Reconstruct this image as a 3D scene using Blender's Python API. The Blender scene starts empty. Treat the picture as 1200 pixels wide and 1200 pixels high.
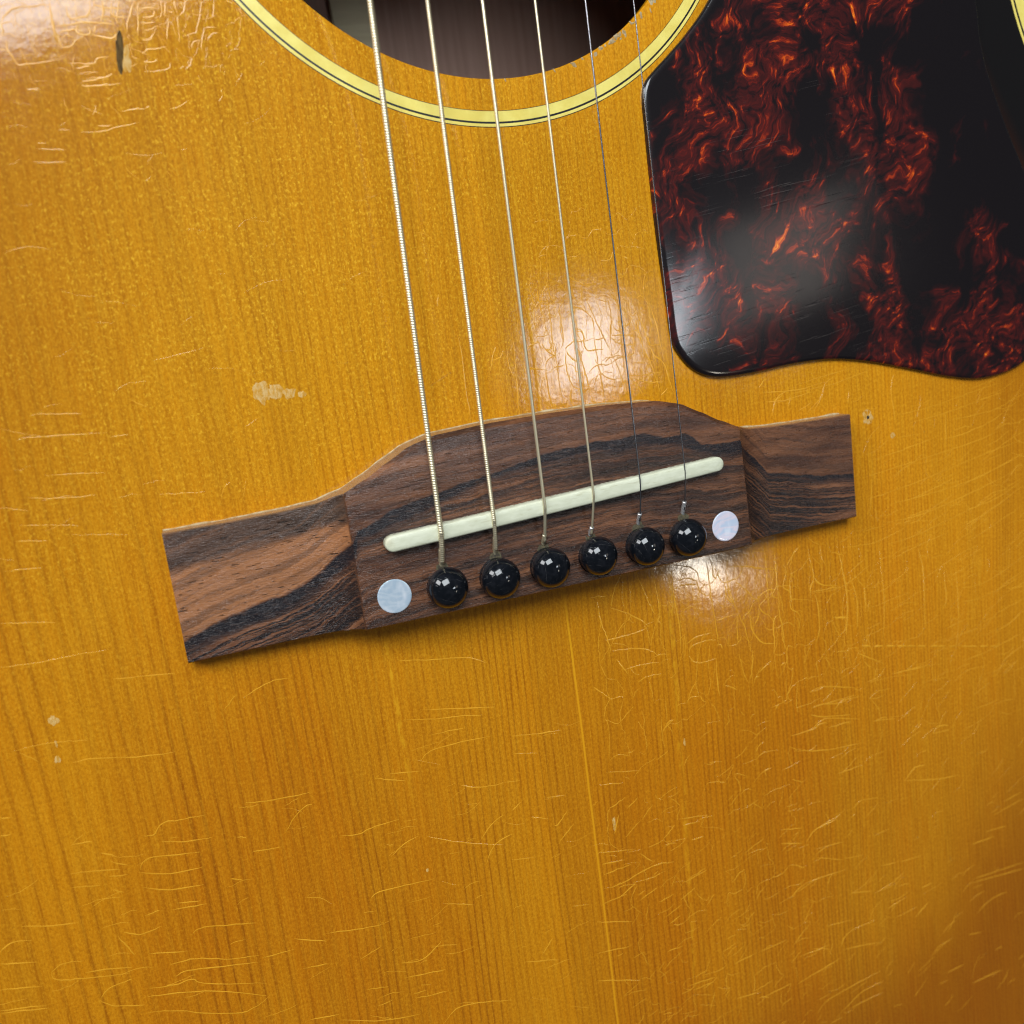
import bpy, bmesh, math, random
from mathutils import Matrix, Vector, noise as mnoise

# ------------------------------------------------------------------ camera, light, exposure
sc = bpy.context.scene
S = 0.001                                   # everything below is written in millimetres
cam_data = bpy.data.cameras.new("camera")
cam = bpy.data.objects.new("camera", cam_data)
sc.collection.objects.link(cam)
sc.camera = cam
RX = (0.9366, -0.1304, 0.3251)              # right, down, forward of the phone
RY = (-0.1769, -0.9771, 0.1179)
RZ = (0.3023, -0.1679, -0.9383)
CP = (-62.3065, 40.6964, 166.8759)
cam.matrix_world = Matrix(((RX[0], -RY[0], -RZ[0], CP[0] * S), (RX[1], -RY[1], -RZ[1], CP[1] * S),
                           (RX[2], -RY[2], -RZ[2], CP[2] * S), (0, 0, 0, 1)))
cam_data.sensor_width = 36.0
cam_data.lens = 986.97 / 1200 * 36
cam_data.clip_start = 0.005
cam_data.clip_end = 50
cam_data.dof.use_dof = True
cam_data.dof.focus_distance = 0.176
cam_data.dof.aperture_fstop = 14.0

world = bpy.data.worlds.new("World")
sc.world = world
world.use_nodes = True
bg = world.node_tree.nodes["Background"]
bg.inputs[0].default_value = (0.78, 0.87, 1.0, 1)
bg.inputs[1].default_value = 0.055

def lamp(name, direction, dist, sx, sy, radiance, col, spin=0.0, target=(0, 20, 0)):
    """Rectangular ceiling lamp of a given brightness, facing the guitar."""
    d = Vector(direction).normalized()
    L = bpy.data.lights.new(name, 'AREA')
    L.shape = 'RECTANGLE'
    L.size, L.size_y = sx, sy
    L.energy = radiance * math.pi * sx * sy
    L.color = col
    o = bpy.data.objects.new(name, L)
    sc.collection.objects.link(o)
    o.location = Vector(target) * S + d * dist
    o.rotation_euler = (d.to_track_quat('Z', 'Y') @ Matrix.Rotation(spin, 4, 'Z').to_quaternion()).to_euler()
    return o

WHITE = (1.0, 0.97, 0.93)
lamp("ceiling_panel", (-0.19, 0.590, 0.785), 1.6, 0.85, 0.72, 13.8, (0.90, 0.96, 1.0))
lamp("ceiling_panel", (-0.70, 0.58, 0.40), 1.7, 0.50, 0.85, 13.0, (0.97, 0.98, 1.0))
lamp("ceiling_spot", (0.415, 0.02, 0.91), 1.6, 0.18, 0.16, 16.0, (0.86, 0.93, 1.0))
lamp("ceiling_spot", (0.585, 0.050, 0.812), 1.7, 0.24, 0.30, 1.6, (1.0, 0.90, 0.82))
lamp("ceiling_spot", (0.508, -0.275, 0.815), 1.7, 0.060, 0.060, 62.0, (1.0, 0.92, 0.78))

vs = sc.view_settings
vs.view_transform = 'Standard'
vs.look = 'None'
vs.exposure = 0.0
vs.gamma = 1.0
vs.use_curve_mapping = False
sc.cycles.use_denoising = True
sc.cycles.max_bounces = 6
sc.cycles.filter_width = 1.1
sc.cycles.sample_clamp_indirect = 6.0

CRACKS = [
(1,"365,-77 369,-121 370,-167 375,-226 378,-284 376,-300|425,-81 418,-121 419,-162 434,-218 453,-270 463,-323|275,-79 274,-116 276,-173 281,-230 277,-292|223,-81 231,-128 234,-179 228,-203 234,-215 226,-280|185,-78 199,-121 213,-164 222,-187|148,-78 129,-106 116,-145|84,-126 88,-176 97,-213 102,-249|113,-147 148,-165 183,-190 205,-213|94,-218 142,-219 180,-217 202,-210|106,-246 154,-253 196,-265 219,-286|130,-297 170,-296 219,-301|114,-268 130,-295 139,-310|160,-336 189,-327 222,-330|275,-81 315,-92 339,-110 345,-134 366,-151|276,-122 312,-120 336,-132 340,-153 353,-168 368,-171|274,-137 311,-134 336,-140|373,-78 382,-106 382,-129 390,-136|385,-109 394,-124 385,-134 380,-123|398,-114 394,-131 406,-149 418,-149|421,-116 462,-122 508,-136 555,-149|461,-124 451,-143 430,-149 415,-151|409,-150 412,-176 416,-193 427,-205|414,-156 420,-189 430,-204|435,-150 462,-177 489,-209 501,-201|380,-237 403,-235 433,-232|436,-234 432,-276 432,-302|449,-253 456,-241 468,-236 482,-218 497,-215|497,-215 504,-202 526,-193 544,-199|511,-195 519,-210 505,-223 499,-227 506,-245 526,-257|471,-237 471,-269 478,-291 496,-317 532,-329|479,-273 494,-252 496,-231|524,-85 527,-138 525,-190 524,-254|551,-90 553,-148 553,-223 553,-260 559,-305 559,-359|552,-148 551,-185 537,-209 554,-220|550,-261 538,-268 532,-293 533,-326 526,-357|574,-139 581,-159 569,-194 588,-214 587,-252 611,-276 601,-320|623,-107 599,-126 585,-144|615,-161 592,-175 589,-225 602,-233 645,-243|647,-109 651,-141 659,-186 647,-216 645,-240|681,-115 688,-149 695,-169|659,-191 679,-212 729,-225|736,-137 745,-193 753,-250 743,-359|653,-225 735,-229|658,-229 665,-269 664,-323 651,-359|707,-303 748,-309|298,-302 306,-283 335,-279 372,-281|298,-302 308,-320 335,-330 370,-327|293,-275 325,-264 363,-262|377,-295 385,-299 387,-308|369,-330 366,-377 368,-421|384,-400 403,-408 417,-420|483,-390 503,-379 519,-370|466,-410 473,-401 482,-401|545,-389 558,-385|519,-496 529,-484|622,-478 651,-478 673,-476 747,-498|628,-519 660,-519 711,-529 745,-521|694,-542 708,-528 725,-521|620,-537 657,-552 741,-569|581,-577 623,-577 646,-569 669,-572|671,-585 740,-586|211,-470 225,-452 239,-448|709,-393 748,-399"),
(1,"52,537 54,493 53,449 56,400 57,355 61,305|-34,476 -34,437 -37,389|-37,389 -39,345 -42,301|-16,505 -21,483 -20,444|-91,405 -81,438 -72,452|-50,443 -50,413 -42,385|-86,426 -66,430 -57,444|-9,436 4,446 21,450 24,435|28,447 36,433 54,420 57,442 45,448|34,436 43,432 51,440|-7,401 12,396 28,392|30,390 33,407 43,415 56,418|30,390 30,354 34,308|67,430 77,446 77,490 76,512 85,527|95,515 124,510 142,495 150,478 148,445|148,445 125,441 101,443 87,436 79,428|79,428 77,393 81,365 93,346 125,338|104,468 118,466 124,452 124,432 132,420 152,420 168,420|150,440 170,442 174,435|139,528 150,500 159,473 171,444 182,416|182,416 194,383 204,345 210,307|148,445 149,415 152,379 155,337 156,305|99,452 108,425 116,388 123,346 128,309|82,428 87,414 100,403 115,401|78,399 94,393 98,381 117,376|127,375 149,388 173,385 200,396 232,399 238,409|148,386 156,369 175,355 200,352|167,391 186,402 211,399|190,523 194,491 190,460 183,430|188,445 216,444 241,437 237,410|194,467 207,454 232,465 241,477|188,442 199,430 219,423 239,421|241,477 250,449 264,406 280,363 292,310|197,536 212,510 232,487 243,473|255,485 267,456 276,423 280,414|253,467 254,453 259,430|209,362 237,354 273,354 297,354|226,351 261,337 295,333|228,346 239,331 250,308|275,414 288,390 307,373 315,344 324,306|294,303 311,317|290,495 300,448 308,383|83,347 79,329 83,306|168,523 190,516|236,608 248,600|-150,485 -147,442 -149,386 -147,334 -149,303|-178,568 -184,543|33,556 33,534 44,531|130,560 142,554"),
(1.05,"-851,1071 -837,1086 -821,1094 -796,1097 -770,1099|-771,1106 -773,1071 -772,1051 -768,1034|-772,1064 -752,1067 -725,1071 -694,1070 -674,1065|-747,1097 -746,1080 -738,1076 -724,1079 -714,1086 -707,1106|-704,1100 -694,1096 -677,1093 -654,1093|-848,1044 -848,1030 -839,1009 -831,1006 -808,1008 -765,1014|-859,1029 -850,1029|-854,1054 -849,1057 -848,1069 -834,1071|-769,1051 -766,1040 -764,1031 -749,1035 -742,1045|-765,1054 -747,1060 -739,1058|-764,1045 -755,1051 -745,1048|-736,1066 -737,1054 -719,1052 -719,1065|-715,1051 -687,1045 -676,1054|-711,1054 -707,1067|-762,1007 -738,1006 -721,1006 -713,1014 -695,1017|-751,998 -727,1002|-747,977 -723,980 -708,983 -695,989|-747,973 -740,969 -716,970 -685,973|-638,1107 -646,1089 -656,1068 -660,1054|-631,1107 -637,1080 -642,1049|-663,1106 -669,1083 -673,1068|-675,1106 -678,1083 -663,1079 -654,1080|-689,1106 -690,1089 -698,1071|-632,1093 -603,1094|-630,1079 -612,1080 -610,1089|-632,1070 -614,1071|-631,1058 -619,1059 -612,1064 -600,1062|-638,1043 -625,1043 -617,1052|-641,1021 -631,1027 -616,1028 -598,1032|-643,1006 -626,1007 -619,1011|-644,991 -617,992 -602,996 -599,1005|-595,1107 -597,1089 -602,1077|-589,1104 -592,1080|-572,1107 -573,1092 -570,1083|-555,1107 -560,1089 -569,1083|-529,1107 -534,1083 -544,1059 -553,1052 -571,1047|-506,1107 -512,1083 -510,1076|-530,1062 -512,1063|-530,1062 -537,1047 -542,1029 -539,1013|-558,1026 -554,1038 -543,1042|-563,1014 -564,1004 -576,994|-529,1041 -519,1053 -506,1053|-588,1077 -597,1041|-572,1083 -577,1038|-586,1089 -575,1086|-831,966 -813,967|-651,930 -646,935"),
(0.8,"-798,900 -780,901|-763,896 -729,896 -710,901 -667,909|-735,904 -712,906|-834,881 -819,881|-836,872 -793,868|-845,851 -795,848|-694,928 -649,932|-832,967 -813,965"),
(0.8,"-1072,4 -1018,-2 -948,-2 -895,-5|-899,-62 -852,-68 -793,-76|-1056,82 -970,65|-1087,-153 -1035,-153 -1001,-157 -963,-165|-1075,-159 -1048,-183|-995,-201 -959,-203 -888,-220 -821,-229|-682,-154 -655,-143 -621,-134 -589,-138|-720,-170 -696,-146|-715,-367 -663,-377 -592,-382|-651,-451 -629,-425 -605,-409 -591,-408|-907,-378 -889,-381 -870,-363 -839,-365 -791,-370|-877,-399 -832,-413 -789,-419|-1026,-357 -994,-361|-1041,-412 -994,-421 -959,-430|-1043,-440 -997,-451|-924,-444 -917,-429 -897,-425 -852,-434 -814,-441|-928,-448 -874,-468 -816,-474|-927,-480 -880,-501 -820,-510|-722,-472 -664,-480|-874,-533 -832,-541|-884,-543 -822,-552|-860,-606 -842,-598 -788,-611 -739,-624|-546,-494 -511,-501 -483,-495 -424,-494|-450,-570 -424,-553 -390,-544|-508,-649 -489,-641 -434,-645 -371,-651|-360,-381 -334,-364 -268,-363 -201,-367|-382,-281 -315,-297 -255,-306 -213,-316|-343,-270 -182,-305|-375,-151 -314,-166 -232,-181 -187,-203|-329,-329 -259,-333|-458,-391 -398,-414|-426,-389 -365,-402|-282,-458 -246,-474 -188,-483|-610,-695 -536,-710 -494,-717|-674,-684 -613,-712|-552,-778 -504,-765|-470,-818 -424,-828 -376,-799|-466,-856 -377,-870|-669,-755 -615,-764|-741,-703 -678,-707|-909,-654 -862,-659 -801,-683 -746,-694|-906,-683 -881,-678 -819,-693 -747,-710|-955,-690 -909,-699 -877,-699 -856,-717 -743,-761|-962,-705 -890,-723 -813,-753 -748,-789|-1110,-595 -1086,-583 -1054,-591|-1110,-595 -1106,-610 -1072,-623 -985,-645|-1055,-616 -1019,-622 -975,-635|-1041,-677 -1019,-662 -980,-659|-1042,-681 -1019,-703 -968,-720|-1186,-547 -1129,-565|-1197,-597 -1129,-615|-1205,-637 -1130,-657|-1206,-643 -1127,-663|-968,-739 -927,-750 -852,-787 -789,-807 -744,-791|-613,-900 -526,-937 -448,-953|-676,-874 -615,-886|-451,-913 -380,-922|-454,-901 -426,-902|-401,-997 -368,-973 -318,-977 -240,-1002|-258,-597 -230,-570 -198,-554|-252,-656 -227,-617 -185,-605|-1138,-486 -1092,-503 -1049,-511|-1181,-523 -1158,-512 -1128,-520|-976,-558 -948,-573 -909,-569|-941,-618 -874,-637|-934,-537 -906,-536|-550,-852 -505,-862|-1129,-271 -1113,-276|-1136,-304 -1119,-307|-372,-550 -301,-588 -207,-624|-294,-740 -359,-715|-770,-515 -750,-524|-743,-432 -726,-438|-984,-388 -961,-401|-970,-411 -943,-427|-979,-439 -947,-446|-977,-467 -961,-479|-988,-563 -975,-591 -967,-612"),
(0.85,"-153,-380 -95,-391 -39,-398|-159,-421 -101,-435|559,-577 617,-576 663,-560 767,-587|621,-520 699,-520 758,-521|691,-544 718,-525 751,-528|625,-476 664,-474 753,-499|562,-617 663,-643 762,-653|690,-715 764,-714|887,-626 945,-599|806,-604 881,-616|794,-496 835,-489 861,-466|875,-493 994,-499|997,-691 1055,-695|997,-691 1019,-676 1055,-683|897,-797 934,-771 970,-772|897,-797 1011,-825 1084,-834|578,-873 607,-847 688,-830|620,-845 674,-838|601,-917 635,-904 688,-907|600,-922 684,-956|729,-825 757,-810 811,-820|767,-861 810,-832|514,-1011 569,-984 696,-987|541,-999 609,-980|396,-843 455,-822|503,-851 565,-871|506,-815 569,-829|704,-1059 772,-1077|785,-1084 836,-1076 880,-1057|817,-1146 882,-1133|804,-1015 861,-1021|868,-1024 940,-1029|907,-1204 953,-1175|934,-1123 971,-1122|617,-1126 705,-1137|658,-1202 688,-1169 773,-1164|664,-1211 782,-1233|337,-1130 407,-1123|420,-1125 498,-1120|532,-1182 619,-1183|516,-1258 600,-1243 656,-1233|333,-1228 406,-1236|420,-1254 499,-1248|207,-1140 280,-1144|217,-1156 278,-1156|665,-1384 716,-1359 788,-1355|570,-1365 606,-1341 690,-1329 783,-1320|671,-1393 783,-1386|160,-1027 201,-1029|-21,-965 62,-977|-29,-1033 79,-1075|10,-809 65,-811 146,-794 203,-802|20,-774 92,-771|16,-718 107,-737|18,-746 77,-755|5,-846 72,-842|128,-612 98,-630|-49,-590 -73,-614 -83,-616|-37,-626 -79,-660|-95,-545 -49,-552|-135,-579 -96,-596|50,-845 97,-822|103,-869 151,-852|152,-892 194,-884|164,-936 213,-919|-11,-885 75,-916|-68,-825 -26,-835|56,-527 139,-548|36,-553 95,-565|212,-465 242,-447|50,-318 92,-360|132,-668 164,-640|58,-683 75,-639|147,-783 117,-751|226,-698 307,-712|235,-717 282,-721|254,-762 289,-763|209,-906 252,-887|219,-864 286,-853|174,-957 204,-945|1113,-1158 1303,-1169|1105,-1168 1302,-1189|1123,-1268 1171,-1245 1235,-1240|1089,-1323 1136,-1333|1007,-1413 1069,-1410|1097,-1482 1193,-1478|1111,-1053 1196,-1054|1166,-1031 1244,-1036|1199,-990 1310,-972|1231,-961 1303,-950|1140,-620 1201,-599|1153,-660 1229,-655|-177,-551 -155,-537|-193,-665 -143,-676|-197,-920 -116,-945|-155,-920 -125,-887"),
(0.9,"739,-151 749,-229 753,-286 743,-354|859,-147 862,-225 865,-296 857,-384|981,-178 994,-252 989,-397|806,-241 806,-312|770,-226 782,-278 777,-348|1060,-251 1065,-325 1059,-353|1100,-267 1103,-385 1083,-501|1088,153 1087,64|933,268 923,230 930,155|577,225 591,255 622,270|694,215 719,244 729,274|1190,159 1205,185|798,246 792,215|854,-42 859,-91|850,20 840,-54|772,-411 854,-460|714,-305 755,-314|779,-208 802,-240|591,-162 601,-177|604,-281 609,-309"),
(0.6,"876,-22 996,-8 1120,13 1342,46|891,-52 1028,-45 1162,-33 1340,3|849,67 967,82 1054,96|830,30 931,40 1069,53 1176,64 1259,79|939,167 1041,173 1165,190 1274,204|971,143 1092,152 1217,169|1091,132 1180,133 1271,141 1346,173|1071,87 1142,90 1242,110 1289,132|879,-95 990,-95 1115,-75 1235,-52 1339,-26|884,-152 987,-143 1095,-121 1205,-98 1338,-55|898,-190 986,-172 1093,-156|997,-263 1107,-224 1181,-210|1110,-167 1203,-133 1279,-103 1342,-78|1127,-199 1229,-168 1340,-129|1120,-154 1166,-141 1251,-113|752,-133 851,-138 937,-120|755,-203 815,-173|648,-228 728,-232 770,-220 831,-190|1120,-315 1213,-312 1334,-269|1119,-352 1193,-353 1333,-322|1211,-364 1270,-331 1333,-314|1238,-408 1330,-390|1060,-413 1135,-400|1169,-460 1264,-452 1329,-420|1110,-515 1205,-507 1326,-482|877,-495 992,-494|1220,-588 1261,-544 1325,-520|1140,-108 1242,-97 1342,-63|1108,-45 1208,-26 1345,9|967,-49 1064,-30 1109,-17|1277,77 1289,125 1352,193|1300,-42 1320,-23 1344,-23|645,279 739,292 826,301|636,261 760,270 865,289|582,244 705,259|995,-19 1022,-2|1026,-87 1107,-59|834,-25 893,-22|938,-99 991,-88 1026,-87|812,-103 879,-102"),
(0.8,"577,216 587,248 611,262|675,213 711,237 728,269 757,285|559,274 652,268 743,278|564,251 637,247|648,217 690,234|547,287 562,302|631,259 622,232"),
(0.55,"-966,395 -936,396 -824,388|-967,293 -912,283 -861,280|-991,248 -897,231|-915,217 -823,199|-1004,222 -953,212|-776,441 -747,423|-1027,171 -972,167|-613,231 -601,266|-653,238 -644,255 -630,265|-820,378 -788,379|-933,435 -853,426|-721,503 -676,509 -631,515|-934,328 -837,317|-756,262 -678,254|-1014,284 -971,271")]
random.seed(11)
COL = sc.collection

# ------------------------------------------------------------------ node helpers
class NT:
    def __init__(self, name):
        self.m = bpy.data.materials.new(name)
        self.m.use_nodes = True
        self.t = self.m.node_tree
        self.n = self.t.nodes
        self.b = self.n["Principled BSDF"]
        tc = self.n.new("ShaderNodeTexCoord")
        self.P = self.vm('MULTIPLY', tc.outputs["Object"], (1000, 1000, 1000))      # object space, millimetres
        sp = self.n.new("ShaderNodeSeparateXYZ")
        self.t.links.new(self.P, sp.inputs[0])
        self.X, self.Y, self.Z = sp.outputs
    def put(self, sock, v):
        if isinstance(v, bpy.types.NodeSocket):
            self.t.links.new(v, sock)
        elif isinstance(v, (tuple, list)) and len(v) == 3 and sock.type == 'RGBA':
            sock.default_value = (*v, 1)
        else:
            sock.default_value = v
    def vm(self, op, a, b=None):
        k = self.n.new("ShaderNodeVectorMath"); k.operation = op
        self.put(k.inputs[0], a)
        if b is not None: self.put(k.inputs[1], b)
        return k.outputs[0]
    def ma(self, op, a, b=None, c=None, clamp=False):
        k = self.n.new("ShaderNodeMath"); k.operation = op; k.use_clamp = clamp
        self.put(k.inputs[0], a)
        if b is not None: self.put(k.inputs[1], b)
        if c is not None: self.put(k.inputs[2], c)
        return k.outputs[0]
    def sm(self, v, lo, hi, a=0.0, b=1.0, kind='SMOOTHSTEP'):
        k = self.n.new("ShaderNodeMapRange"); k.interpolation_type = kind
        self.put(k.inputs[0], v)
        for i, q in zip((1, 2, 3, 4), (lo, hi, a, b)): self.put(k.inputs[i], q)
        return k.outputs[0]
    def comb(self, x, y, z=0.0):
        k = self.n.new("ShaderNodeCombineXYZ")
        for i, q in enumerate((x, y, z)): self.put(k.inputs[i], q)
        return k.outputs[0]
    def noise(self, scale=(1, 1, 1), vec=None, detail=3.0, rough=0.55, off=(0, 0, 0), dist=0.0, lac=2.0, color=False):
        v = self.vm('MULTIPLY', vec if vec is not None else self.P, scale)
        v = self.vm('ADD', v, off)
        k = self.n.new("ShaderNodeTexNoise")
        self.put(k.inputs["Vector"], v)
        k.inputs["Scale"].default_value = 1.0
        k.inputs["Detail"].default_value = detail
        k.inputs["Roughness"].default_value = rough
        k.inputs["Lacunarity"].default_value = lac
        k.inputs["Distortion"].default_value = dist
        return k.outputs["Color" if color else "Fac"]
    def noise1(self, w, detail=2.0, rough=0.5):
        k = self.n.new("ShaderNodeTexNoise"); k.noise_dimensions = '1D'
        self.put(k.inputs["W"], w)
        k.inputs["Scale"].default_value = 1.0
        k.inputs["Detail"].default_value = detail
        k.inputs["Roughness"].default_value = rough
        return k.outputs["Fac"]
    def vor1(self, w, feature='DISTANCE_TO_EDGE', rnd=0.9):
        k = self.n.new("ShaderNodeTexVoronoi"); k.voronoi_dimensions = '1D'; k.feature = feature
        self.put(k.inputs["W"], w)
        k.inputs["Scale"].default_value = 1.0
        k.inputs["Randomness"].default_value = rnd
        return k
    def mix(self, f, a, b, kind='MIX'):
        k = self.n.new("ShaderNodeMix"); k.data_type = 'RGBA'; k.blend_type = kind
        self.put(k.inputs[0], f); self.put(k.inputs[6], a); self.put(k.inputs[7], b)
        return k.outputs[2]
    def ramp(self, f, stops, kind='LINEAR'):
        k = self.n.new("ShaderNodeValToRGB"); k.color_ramp.interpolation = kind
        e = k.color_ramp.elements
        while len(e) < len(stops): e.new(0.5)
        for q, (p, c) in zip(e, stops): q.position = p; q.color = (*c, 1)
        self.put(k.inputs[0], f)
        return k.outputs[0]
    def curve(self, x, pts):
        k = self.n.new("ShaderNodeFloatCurve")
        c = k.mapping.curves[0].points
        while len(c) < len(pts): c.new(0.5, 0.5)
        for q, (a, b) in zip(c, pts): q.location = (a, b); q.handle_type = 'VECTOR'
        k.mapping.update()
        k.inputs[0].default_value = 1.0
        self.put(k.inputs[1], x)
        return k.outputs[0]
    def bump(self, h, strength, dist, normal=None):
        k = self.n.new("ShaderNodeBump")
        k.inputs["Strength"].default_value = strength
        k.inputs["Distance"].default_value = dist
        self.put(k.inputs["Height"], h)
        if normal is not None: self.put(k.inputs["Normal"], normal)
        return k.outputs[0]
    def attr(self, name):
        k = self.n.new("ShaderNodeAttribute"); k.attribute_name = name
        return k.outputs["Fac"]
    def set(self, **kw):
        names = dict(color="Base Color", rough="Roughness", metal="Metallic", spec="Specular IOR Level", coat="Coat Weight",
                     coat_rough="Coat Roughness", coat_normal="Coat Normal", normal="Normal", ior="IOR", coat_ior="Coat IOR",
                     sss="Subsurface Weight", sss_scale="Subsurface Scale", aniso="Anisotropic", trans="Transmission Weight",
                     sheen="Sheen Weight", film="Thin Film Thickness")
        for k, v in kw.items(): self.put(self.b.inputs[names[k]], v)
        return self.m

# ------------------------------------------------------------------ materials
def mat_top():
    t = NT("aged_spruce_lacquer")
    wx = t.noise((0.012, 0.004, 0), detail=2)
    wx2 = t.noise((0.25, 0.012, 0), detail=2, off=(7, 3, 0))
    x = t.ma('ADD', t.X, t.ma('ADD', t.ma('MULTIPLY', wx, 14.0), t.ma('MULTIPLY', wx2, 1.4)))
    w = t.ma('ADD', t.ma('MULTIPLY', x, 0.60), t.ma('MULTIPLY', t.ma('MULTIPLY', x, x), 0.0014))
    v = t.vor1(w, 'DISTANCE_TO_EDGE', 0.75)
    vc = t.vor1(w, 'F1', 0.75)
    line = t.sm(v.outputs["Distance"], 0.0, 0.20, 1.0, 0.0)
    broad = t.sm(v.outputs["Distance"], 0.0, 0.5, 1.0, 0.0)
    lnoise = t.noise((0.09, 0.012, 0), detail=3, off=(3, 9, 0))
    line = t.ma('MULTIPLY', line, t.sm(lnoise, 0.36, 0.66, 0.15, 1.0))
    # grain shows less near the bridge and the sound hole, more towards the lower bout
    low = t.sm(t.Y, 70.0, -60.0, 0.45, 1.0)
    line = t.ma('MULTIPLY', line, low)
    ring = t.noise1(t.ma('MULTIPLY', x, 0.085), 3)
    big = t.noise((0.013, 0.006, 0), detail=2, off=(1.5, 4.1, 0))
    c = t.mix(t.sm(big, 0.3, 0.7), (0.54, 0.195, 0.0012), (0.62, 0.255, 0.0024))
    c = t.mix(t.sm(ring, 0.35, 0.65, 0.0, 0.5), c, (0.46, 0.185, 0.002))
    # warmer and browner away from the middle of the burst
    edge = t.attr("edge")
    c = t.mix(t.ma('MULTIPLY', broad, 0.20), c, (0.30, 0.085, 0.001))
    c = t.mix(t.ma('MULTIPLY', line, 0.62), c, (0.22, 0.055, 0.001))
    # silk: small bright flecks across the grain
    silkmask = t.ma('MULTIPLY', t.sm(t.Y, -40.0, 80.0, 0.15, 1.0), t.sm(t.X, 60.0, -50.0, 0.35, 1.0))
    f1 = t.noise((2.1, 1.25, 1), detail=4, rough=0.7)
    f2 = t.noise((0.20, 0.10, 1), detail=2, off=(5, 5, 0))
    fl = t.ma('MULTIPLY', t.sm(f1, 0.52, 0.66), t.sm(f2, 0.32, 0.62, 0.35, 1.0))
    c = t.mix(t.ma('MULTIPLY', t.ma('MULTIPLY', fl, silkmask), 0.80), c, (0.95, 0.56, 0.035))
    dk = t.sm(f1, 0.47, 0.30)
    c = t.mix(t.ma('MULTIPLY', t.ma('MULTIPLY', dk, silkmask), 0.5), c, (0.30, 0.11, 0.0015))
    # fine fibre
    fib = t.noise((3.2, 0.09, 1), detail=4, rough=0.65, off=(2, 8, 0))
    c = t.mix(t.sm(fib, 0.35, 0.72, 0.0, 0.42), c, (0.74, 0.38, 0.016))
    fib2 = t.noise((2.2, 1.4, 1), detail=5, rough=0.75, off=(22, 8, 0))
    c = t.mix(t.sm(fib2, 0.32, 0.54, 0.42, 0.0), c, (0.26, 0.085, 0.0012))
    c = t.mix(t.sm(fib2, 0.50, 0.72, 0.0, 0.48), c, (0.80, 0.43, 0.022))
    # centre seam and two pale streaks
    sx = t.ma('ADD', t.X, t.ma('MULTIPLY', t.noise((0, 0.03, 0), detail=2), 0.8))
    seam = t.sm(t.ma('ABSOLUTE', t.ma('SUBTRACT', sx, 1.35)), 0.12, 0.34, 1.0, 0.0)
    seam = t.ma('MULTIPLY', seam, t.sm(t.Y, -8.0, -20.0, 0.25, 0.95))
    c = t.mix(t.ma('MULTIPLY', seam, 0.85), c, (0.80, 0.42, 0.012))
    for x0, y0, y1, wd, slope in ((27.2, -10, -112, 0.9, -0.042), (-39.0, -12, -40, 0.7, 0.0)):
        sxx = t.ma('ADD', t.ma('ADD', t.X, t.ma('MULTIPLY', t.Y, -slope * -1.0)), t.ma('MULTIPLY', t.noise((0, 0.12, 0), detail=3, off=(x0, 1, 0)), 2.0))
        m = t.sm(t.ma('ABSOLUTE', t.ma('SUBTRACT', sxx, x0 + 1.0)), wd * 0.2, wd, 1.0, 0.0)
        m = t.ma('MULTIPLY', m, t.ma('MULTIPLY', t.sm(t.Y, y0 + 4, y0 - 4), t.sm(t.Y, y1 - 15, y1 + 10)))
        m = t.ma('MULTIPLY', m, t.sm(t.noise((1.2, 0.3, 0), detail=3, off=(0, x0, 0)), 0.40, 0.62, 0.0, 0.6))
        c = t.mix(m, c, (0.76, 0.42, 0.015))
    # sunburst stain
    eb = t.ma('ADD', edge, t.ma('MULTIPLY', t.ma('SUBTRACT', t.noise((0.02, 0.02, 0), detail=2, off=(4, 0, 0)), 0.5), 22.0))
    ea = t.ma('SUBTRACT', eb, t.sm(t.Y, -40.0, -170.0, 0.0, 40.0))
    c = t.mix(t.sm(ea, 96.0, 26.0, 0.0, 0.85), c, t.mix(0.5, t.mix(1.0, c, (0.62, 0.48, 0.3), 'MULTIPLY'), (0.30, 0.085, 0.0008)))
    amber = t.noise((0.030, 0.005, 0), detail=4, off=(2.2, 7.7, 0))
    c = t.mix(t.ma('MULTIPLY', t.sm(amber, 0.30, 0.70, 0.45, 1.0), t.ma('MULTIPLY', t.sm(t.Y, 60.0, -70.0, 0.0, 0.95), t.sm(t.X, 130.0, 10.0, 0.45, 1.0))), c, t.mix(1.0, c, (0.84, 0.64, 0.35), 'MULTIPLY'))
    c = t.mix(t.sm(eb, 40.0, 20.0), c, (0.055, 0.012, 0.002))
    c = t.mix(t.sm(edge, 27.0, 16.0), c, (0.006, 0.005, 0.005))
    c = t.mix(t.ma('MULTIPLY', t.sm(t.X, 40.0, 100.0), t.ma('MULTIPLY', t.sm(t.Y, -100.0, -20.0), t.sm(edge, 30.0, 60.0))), c, t.mix(1.0, c, (1.16, 1.16, 1.3), 'MULTIPLY'))  # not stain: stronger light on the treble side, painted into the colour
    # worn patches of haze in the lacquer
    hz = t.noise((0.03, 0.03, 0), detail=4, off=(9, 2, 0))
    peel = t.noise((0.35, 0.35, 0.35), detail=2)
    fine = t.noise((2.0, 2.0, 2.0), detail=3, rough=0.7, off=(3, 3, 3))
    warp = t.noise((0.035, 0.035, 0.035), detail=1, off=(6, 1, 0))
    hh = t.ma('ADD', t.ma('MULTIPLY', warp, 0.30), t.ma('ADD', t.ma('MULTIPLY', peel, 0.022), t.ma('MULTIPLY', fine, 0.006)))
    n3 = t.bump(hh, 1.0, 0.001)
    return t.set(color=c, rough=0.6, spec=0.06, coat=1.0, coat_rough=t.sm(hz, 0.3, 0.7, 0.05, 0.11), coat_normal=n3, coat_ior=1.5)

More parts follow.
